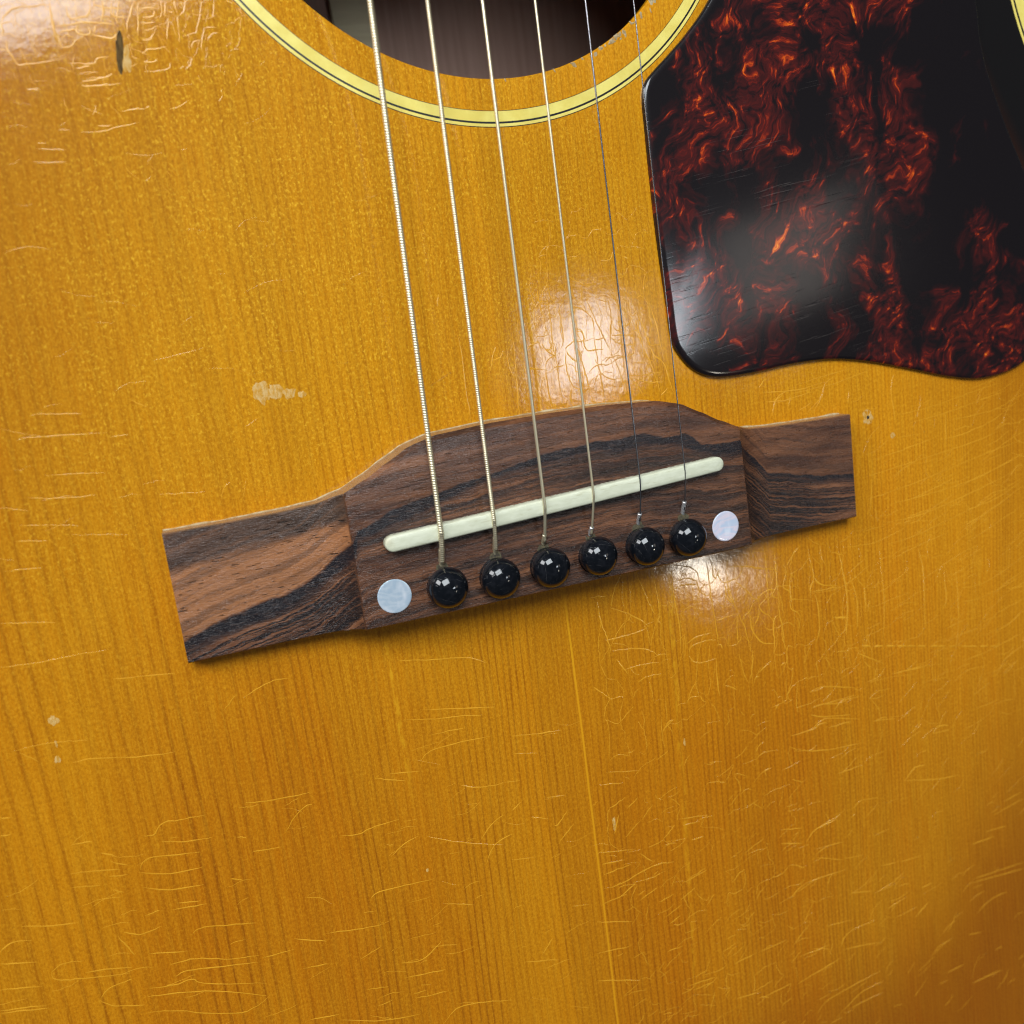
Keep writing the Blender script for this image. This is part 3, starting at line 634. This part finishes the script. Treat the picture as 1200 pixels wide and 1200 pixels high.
# glue line along the neck-side foot of the bridge
V = []; F = []
for i, x in enumerate(xs):
    yt = b_top(x); wv = max(0.04, 0.20 + 0.30 * mnoise.noise(Vector((x * 0.25, 1.0, 0))))
    V += [(x, yt - 0.05, 0.34), (x, yt + wv * 0.6, 0.22), (x, yt + wv, 0.005)]
for i in range(len(xs) - 1):
    for k in (0, 1): F.append((3 * i + k, 3 * i + k + 1, 3 * i + k + 4, 3 * i + k + 3))
mesh_obj("glue_line", V, F, M_EDGEWOOD, bridge, label="pale worn seam along the upper foot of the bridge")

# saddle, slanted, round ends
def saddle():
    cx, cy, hl, hw, sl = -0.4, 12.75, 37.4, 1.58, 0.052
    pts = []
    for k in range(13):
        a = -math.pi / 2 + math.pi * k / 12; pts.append((hl - hw + hw * math.cos(a), hw * math.sin(a)))
    for k in range(1, 24): pts.append((hl - hw - 2 * (hl - hw) * k / 24, hw))
    for k in range(13):
        a = math.pi / 2 + math.pi * k / 12; pts.append((-hl + hw + hw * math.cos(a), hw * math.sin(a)))
    for k in range(1, 24): pts.append((-hl + hw + 2 * (hl - hw) * k / 24, -hw))
    th = math.atan(sl); N = len(pts); V = []
    for d, dz in ((0, None), (0, -0.45), (0.10, -0.16), (0.35, 0.0), (1.0, 0.03), (hw, 0.035)):
        for u, v in pts:
            f = 1 - d / hw; ue = u - max(-hl + hw, min(hl - hw, u))
            uu = u - ue * (1 - f); vv = v * f
            top = 10.75 + 0.70 * (1 - (u / hl) ** 2)
            V.append((cx + uu * math.cos(th) - vv * math.sin(th), cy + uu * math.sin(th) + vv * math.cos(th), 7.0 if dz is None else top + dz))
    F = []
    for i in range(5):
        for k in range(N):
            q = (k + 1) % N; F.append((i * N + k, i * N + q, (i + 1) * N + q, (i + 1) * N + k))
    return mesh_obj("saddle", V, F, M_BONE, bridge, sharp=50, label="cream bone saddle slanting across the bridge")
saddle()
def sad_y(x): return 12.75 + 0.052 * (x + 0.4)
def sad_z(x): return 10.79 + 0.70 * (1 - ((x + 0.4) / 37.4) ** 2)

# pearl dots, slightly proud
for x, a, b, k, lab in ((-37.2, (0.36, 0.45, 0.54), (0.46, 0.53, 0.60), 1.0, "bluish pearl dot at the bass end"),
                        (37.2, (0.50, 0.56, 0.68), (0.70, 0.60, 0.66), 5.0, "pinkish pearl dot at the treble end")):
    V, F = lathe([(3.35, -0.4), (3.35, 0.06), (3.28, 0.10), (3.0, 0.105), (0.0, 0.11)], 40, (x, 0.4, b_z(x, 0.4) + 0.02))
    mesh_obj("pearl_dot", V, F, mat_pearl("mother_of_pearl", a, b, k), bridge, label=lab)

# ------------------------------------------------------------------ bridge pins
prof = [(0.0, -6.0), (2.2, -6.0), (2.6, -0.6), (3.3, -0.4), (3.75, -0.05), (3.85, 0.35), (3.72, 0.62), (3.80, 0.85)]
for k in range(1, 15):
    a = math.radians(-24 + (114) * k / 14)
    prof.append((4.05 * math.cos(a), 2.30 + 3.30 * math.sin(a)))
prof[-1] = (0.0, prof[-1][1])
pin_mesh = None
names = ["low E", "A", "D", "G", "B", "high E"]
side_words = ["first bridge pin from the bass end", "second bridge pin from the bass end", "third bridge pin from the bass end",
              "third bridge pin from the treble end", "second bridge pin from the treble end", "first bridge pin from the treble end"]
PX = [-27 + 10.8 * i for i in range(6)]
for i, x in enumerate(PX):
    if pin_mesh is None:
        V, F = lathe(prof, 40)
        o = mesh_obj("bridge_pin", V, F, M_PIN, guitar, sharp=70)
        pin_mesh = o.data
    else:
        o = bpy.data.objects.new("bridge_pin", pin_mesh); COL.objects.link(o); o.parent = guitar
    rz = random.uniform(0, 6.28)
    tilt = Vector((random.uniform(-0.13, 0.13), random.uniform(-0.10, 0.14), 1)).normalized()
    o.rotation_euler = (tilt.to_track_quat('Z', 'Y') @ Matrix.Rotation(rz, 4, 'Z').to_quaternion()).to_euler()
    o.location = Vector((x, 0.1, 8.30 + random.uniform(-0.25, 0.35))) * S
    o["label"] = "black ball-headed " + side_words[i]

# ------------------------------------------------------------------ strings
GA = [0.55, 0.43, 0.33, 0.25, 0.17, 0.13]
PITCH = [0.48, 0.40, 0.26, 0.20, 0, 0]
slabels = ["thick ribbed bronze string, the heaviest", "ribbed bronze string next to the heaviest", "smooth-looking pale gold wound string",
           "thin pale gold wound string", "plain grey steel string", "thinnest plain steel string"]
END = [5.6, 5.9, 5.2, 4.8, 5.6, 6.2]
for i, x in enumerate(PX):
    r = GA[i]; ys, zs = sad_y(x), sad_z(x) + r * 0.9
    xe = x + (-0.15, 0.2, -0.2, -0.6, -0.1, -0.1)[i]
    pin_pt = Vector((xe, END[i], 9.6)); top_pt = Vector((x, ys, zs)); nut = Vector((x * 0.66, 641.0, 12.6))
    far = top_pt.lerp(nut, 0.30)
    path = []
    step = (PITCH[i] / 6) if i < 2 else 0.6
    L1 = (top_pt - pin_pt).length; k = 0
    bend = spline([pin_pt, pin_pt.lerp(top_pt, 0.45) + Vector((0, 0, 0.12)), top_pt - (top_pt - pin_pt).normalized() * 0.9 - Vector((0, 0, 0.02)), top_pt,
                   top_pt + (nut - top_pt).normalized() * 1.2, top_pt + (nut - top_pt).normalized() * 6.0], 12)
    dense = [bend[0]]
    acc = 0.0
    for a, b in zip(bend, bend[1:]):
        L = (b - a).length; t = step - acc
        while t <= L:
            dense.append(a.lerp(b, t / L)); t += step
        acc = L - (t - step)
    cur = dense[-1]; d = (nut - cur).normalized(); tot = (far - cur).length; q = step
    while q < tot:
        dense.append(cur + d * q); q += step
    if i < 2:
        def rad(k, a, r=r, p=PITCH[i]):
            f = ((k / 6 + a / (2 * math.pi)) % 1.0) - 0.5
            return r - p * 0.5 * (1 - math.sqrt(max(0.0, 1 - (2 * f) ** 2))) * 0.6
        V, F = tube(dense, rad, 10)
    else:
        V, F = tube(dense, r, 10)
    st = mesh_obj("string", V, F, M_BRONZE if i < 4 else M_STEEL, guitar, label=slabels[i])
    V, F = tube([dense[-1], nut], r * 0.98, 8)
    mesh_obj("far_length", V, F, M_BRONZE if i < 4 else M_STEEL, st)
    # lock twist of the ball end going down in front of the pin
    tw = []; nt = 34; rr = max(r * 1.18, 0.52)
    p0 = pin_pt + (top_pt - pin_pt).normalized() * (2.6 if i < 2 else 1.7); p1 = Vector((xe + 0.05, 3.5, 7.6))
    for k in range(nt + 1): tw.append(p0.lerp(p1, k / nt))
    V, F = tube(tw, lambda k, a, rr=rr: rr * (1.0 - 0.22 * (0.5 + 0.5 * math.cos(k * 1.35 + 2 * a))), 12)
    mesh_obj("lock_twist", V, F, M_BRONZE if i < 3 else M_BRIGHT, st)
    # grime round the slot where it enters the bridge
    V = [(xe, 3.6, 8.76)]; F = []
    for k in range(18):
        a = 2 * math.pi * k / 18; q = 1.25 + 0.5 * mnoise.noise(Vector((math.cos(a) * 1.5 + i * 9, math.sin(a) * 1.5, 3)))
        V.append((xe + q * math.cos(a), 3.7 + 1.35 * q * math.sin(a), 8.75 + 0.02 * math.sin(5 * a)))
    for k in range(18): F.append((0, 1 + k, 1 + (k + 1) % 18))
    mesh_obj("pin_slot", V, F, M_GUNK, bridge)

# ------------------------------------------------------------------ neck (out of frame, carries the strings)
def taper(name, y0, y1, w0, w1, z0, z1, m, parent):
    V = [(-w0, y0, z0), (w0, y0, z0), (w1, y1, z0), (-w1, y1, z0), (-w0, y0, z1), (w0, y0, z1), (w1, y1, z1), (-w1, y1, z1)]
    return mesh_obj(name, V, [(0, 1, 2, 3), (4, 5, 6, 7), (0, 1, 5, 4), (1, 2, 6, 5), (2, 3, 7, 6), (3, 0, 4, 7)], m, parent, smooth=False)
fb = taper("fingerboard", 212, 640, 27.5, 21.6, 0.2, 6.5, M_EBONY, guitar)
taper("nut", 640.1, 645, 21.6, 21.5, 0.2, 11.9, M_BONE, guitar)
V = []; F = []
for y, w, d in ((300.2, 27, -40), (330, 26.5, -20), (480, 24, -17), (640, 21.4, -15), (660, 24, -14), (668, 34, -12), (830, 38, -10)):
    for k in range(13):
        a = math.pi + math.pi * k / 12; V.append((w * math.cos(a), y, d * -math.sin(a) * (1 if y < 650 else 1.0)))
    V.append((0, y, 0.15))
for i in range(6):
    for k in range(13): F.append((i * 14 + k, i * 14 + k + 1, (i + 1) * 14 + k + 1, (i + 1) * 14 + k))
    F.append((i * 14 + 13, i * 14, (i + 1) * 14, (i + 1) * 14 + 13))
F.append(tuple(range(14))); F.append(tuple(6 * 14 + k for k in range(14)))
mesh_obj("neck", V, F, M_MAHOG, guitar, sharp=40)

# ------------------------------------------------------------------ wear on the top
def crack_mesh():
    V = []; F = []
    def add(pts, w, smooth=True, jag=0.16):
        if len(pts) < 2: return
        P = spline([(x, y, 0) for x, y in pts], 5) if len(pts) > 2 and smooth else [Vector((a[0], a[1], 0)).lerp(Vector((c[0], c[1], 0)), k / 4) for a, c in zip(pts, pts[1:]) for k in range(4)] + [Vector((pts[-1][0], pts[-1][1], 0))] if len(pts) > 2 else [Vector((pts[0][0], pts[0][1], 0)).lerp(Vector((pts[1][0], pts[1][1], 0)), k / 6) for k in range(7)]
        tot = len(P) - 1; base = len(V); sd = random.uniform(0, 99)
        for i, p in enumerate(P):
            d = (P[min(i + 1, tot)] - P[max(i - 1, 0)]); d.normalize(); nn = Vector((-d.y, d.x, 0))
            j = jag * (mnoise.noise(Vector((p.x * 0.9, p.y * 0.9, sd))) + 0.6 * mnoise.noise(Vector((p.x * 3.1, p.y * 3.1, sd))))
            tp = min(1.0, 0.25 + 3.0 * min(i, tot - i) / max(tot, 1))
            ww = w * tp * (0.85 + 0.5 * mnoise.noise(Vector((p.x * 0.4 + sd, p.y * 0.4, 1))))
            q = p + nn * j
            V.extend([tuple(q - nn * ww / 2 + Vector((0, 0, 0.003))), tuple(q + Vector((0, 0, 0.17 * ww + 0.006))), tuple(q + nn * ww / 2 + Vector((0, 0, 0.003)))])
        for i in range(tot):
            for k in (0, 1): F.append((base + 3 * i + k, base + 3 * i + k + 1, base + 3 * i + k + 4, base + 3 * i + k + 3))
    for w, txt in CRACKS:
        for ln in txt.split('|'):
            add([tuple(float(c) / 10 for c in q.split(',')) for q in ln.split()], w * 0.31)
    # finer crazing between the long cracks: short strokes across the grain
    rnd = random.Random(5)
    def crazing(n, x0, x1, y0, y1, ang, spread, l0, l1, w):
        for _ in range(n):
            x, y = rnd.uniform(x0, x1), rnd.uniform(y0, y1)
            if -76 < x < 76 and -6 < y < 31: continue
            if x > 31 and y > 22: continue
            a = math.radians(ang + rnd.gauss(0, spread)); l = rnd.uniform(l0, l1); cv = rnd.uniform(-0.25, 0.25) * l
            d = (math.cos(a), math.sin(a)); nn = (-d[1], d[0])
            pts = [(x, y), (x + d[0] * l * 0.5 + nn[0] * cv * 0.5, y + d[1] * l * 0.5 + nn[1] * cv * 0.5), (x + d[0] * l, y + d[1] * l)]
            add(pts, w * rnd.uniform(0.6, 1.2))
    crazing(120, -122, 0, -120, -35, 0, 14, 1.5, 7, 0.12)
    crazing(170, 0, 60, -150, -48, 14, 24, 1.5, 6, 0.15)
    crazing(120, 55, 132, -165, -45, 22, 16, 2, 8, 0.16)
    crazing(110, 80, 140, -60, 22, 14, 10, 3, 13, 0.13)
    crazing(60, -110, -20, 20, 95, 0, 22, 1.5, 9, 0.08)
    crazing(30, -84, -60, 78, 112, 85, 60, 1.0, 3.5, 0.16)
    crazing(30, -62, -48, 96, 112, 90, 50, 0.8, 3.0, 0.15)
    crazing(60, 25, 85, -50, -8, 90, 35, 1.5, 6, 0.10)
    def network(x0, x1, y0, y1, sx, sy, prob, w, keep=lambda x, y: True):
        nx, ny = int((x1 - x0) / sx), int((y1 - y0) / sy)
        G = {(i, j): (x0 + (i + rnd.uniform(-0.42, 0.42)) * sx, y0 + (j + rnd.uniform(-0.45, 0.45)) * sy) for i in range(nx + 1) for j in range(ny + 1)}
        for (i, j), p in G.items():
            for di, dj, pr in ((0, 1, prob), (1, 0, prob * 0.75), (1, 1, prob * 0.12)):
                q = G.get((i + di, j + dj))
                if q is None or rnd.random() > pr or not keep(*p) or not keep(*q): continue
                if any(-77 < r[0] < 77 and -6 < r[1] < 32 for r in (p, q)) or any(r[0] > 30.5 and r[1] > 21 for r in (p, q)): continue
                mid = ((p[0] + q[0]) / 2 + rnd.uniform(-0.2, 0.2) * sx, (p[1] + q[1]) / 2 + rnd.uniform(-0.2, 0.2) * sy)
                add([p, mid, q], w * rnd.uniform(0.6, 1.3), True, 0.25)
    network(2, 31, 33, 70, 2.4, 4.0, 0.66, 0.19)
    network(8, 84, -50, -8, 3.0, 5.0, 0.52, 0.15)
    network(-85, -44, 84, 113, 2.4, 2.6, 0.45, 0.13, lambda x, y: y > 96 + (x + 85) * 0.10)
    network(82, 138, -70, 20, 5.0, 5.0, 0.34, 0.13)
    network(5, 64, -140, -58, 4.2, 3.6, 0.28, 0.14)
    return mesh_obj("lacquer_crazing", V, F, M_CHECK, board, kind="stuff", label="fine web of cracks in the lacquer")
crack_mesh()

def blob(name, cx, cy, rx, ry, m, seed, z=0.03, rot=0.0, n=26, parent=board, depth=0.05, label=None, rough=0.45):
    """A shallow chip with a ragged edge."""
    V = [(cx, cy, z)]; F = []
    for ring, f in ((0, 0.55), (1, 1.0)):
        for k in range(n):
            a = 2 * math.pi * k / n
            q = f * (1 + rough * mnoise.noise(Vector((math.cos(a) * 1.6 + seed, math.sin(a) * 1.6, seed * 0.7))) + rough * 0.5 * mnoise.noise(Vector((math.cos(a) * 4 + seed, math.sin(a) * 4, 2.0))))
            u, v = rx * q * math.cos(a), ry * q * math.sin(a)
            V.append((cx + u * math.cos(rot) - v * math.sin(rot), cy + u * math.sin(rot) + v * math.cos(rot),
                      z + depth * mnoise.noise(Vector((u * 2, v * 2, seed))) * (1 - ring) if ring == 0 else 0.004))
    for k in range(n):
        j = (k + 1) % n
        F += [(0, 1 + k, 1 + j), (1 + k, 1 + n + k, 1 + n + j, 1 + j)]
    return mesh_obj(name, V, F, m, parent, label=label)
for cx, cy, rx, ry, sd in ((-54.6, 42.0, 1.5, 1.9, 1), (-52.0, 42.1, 1.3, 1.3, 2), (-49.6, 41.4, 1.1, 1.0, 3), (-47.2, 40.9, 0.7, 0.6, 4)):
    blob("finish_chip", cx, cy, rx, ry, M_CHIP, sd)
blob("finish_chip", 84.8, 17.5, 1.5, 1.7, M_CHIP, 7, depth=0.2, label="pale chip round a small nail hole")
blob("nail_hole", 84.8, 17.5, 0.45, 0.6, M_DARKHOLE, 9, z=0.12)
for cx, cy, rx, ry, sd in ((-101.0, -11.4, 0.8, 1.0, 11), (-101.8, -18.8, 0.55, 0.6, 12), (-101.4, -15.8, 0.2, 0.7, 13), (-38.2, -62.7, 0.35, 0.4, 14), (26.3, -51.1, 0.3, 0.9, 15), (6.1, -65.7, 0.4, 1.5, 16), (92.0, 12.0, 0.8, 0.6, 17)):
    blob("finish_chip", cx, cy, rx, ry, M_CHIP, sd)
blob("dent", -67.7, 102.2, 0.62, 3.4, M_DENT, 21, rot=-0.16, z=0.09, rough=0.2, label="dark crescent gouge near the sound hole")
blob("finish_chip", -67.0, 101.0, 0.8, 2.3, M_CHIP, 22, rot=-0.16, z=0.05)
for k in range(13):                         # a row of ticks
    t = k / 12 + random.uniform(-0.02, 0.02)
    blob("scratch_tick", 80.1 + 42 * t, -39.9 - 10 * t, 1.35, 0.22, M_CHECK, 30 + k, rot=-0.23, z=0.05)
for k in range(46):                         # frayed edge of the sound hole by the pickguard
    a = math.radians(random.uniform(-66, -38) if k < 40 else random.uniform(-140, -66)); r = HR + random.uniform(-0.1, 1.5 if k < 40 else 0.5) * random.random()
    blob("worn_nick", HC[0] + r * math.cos(a), HC[1] + r * math.sin(a), random.uniform(0.12, 0.42), random.uniform(0.15, 0.6), M_EDGEWOOD, 60 + k, rot=random.uniform(-0.3, 0.9), z=0.05, n=12)
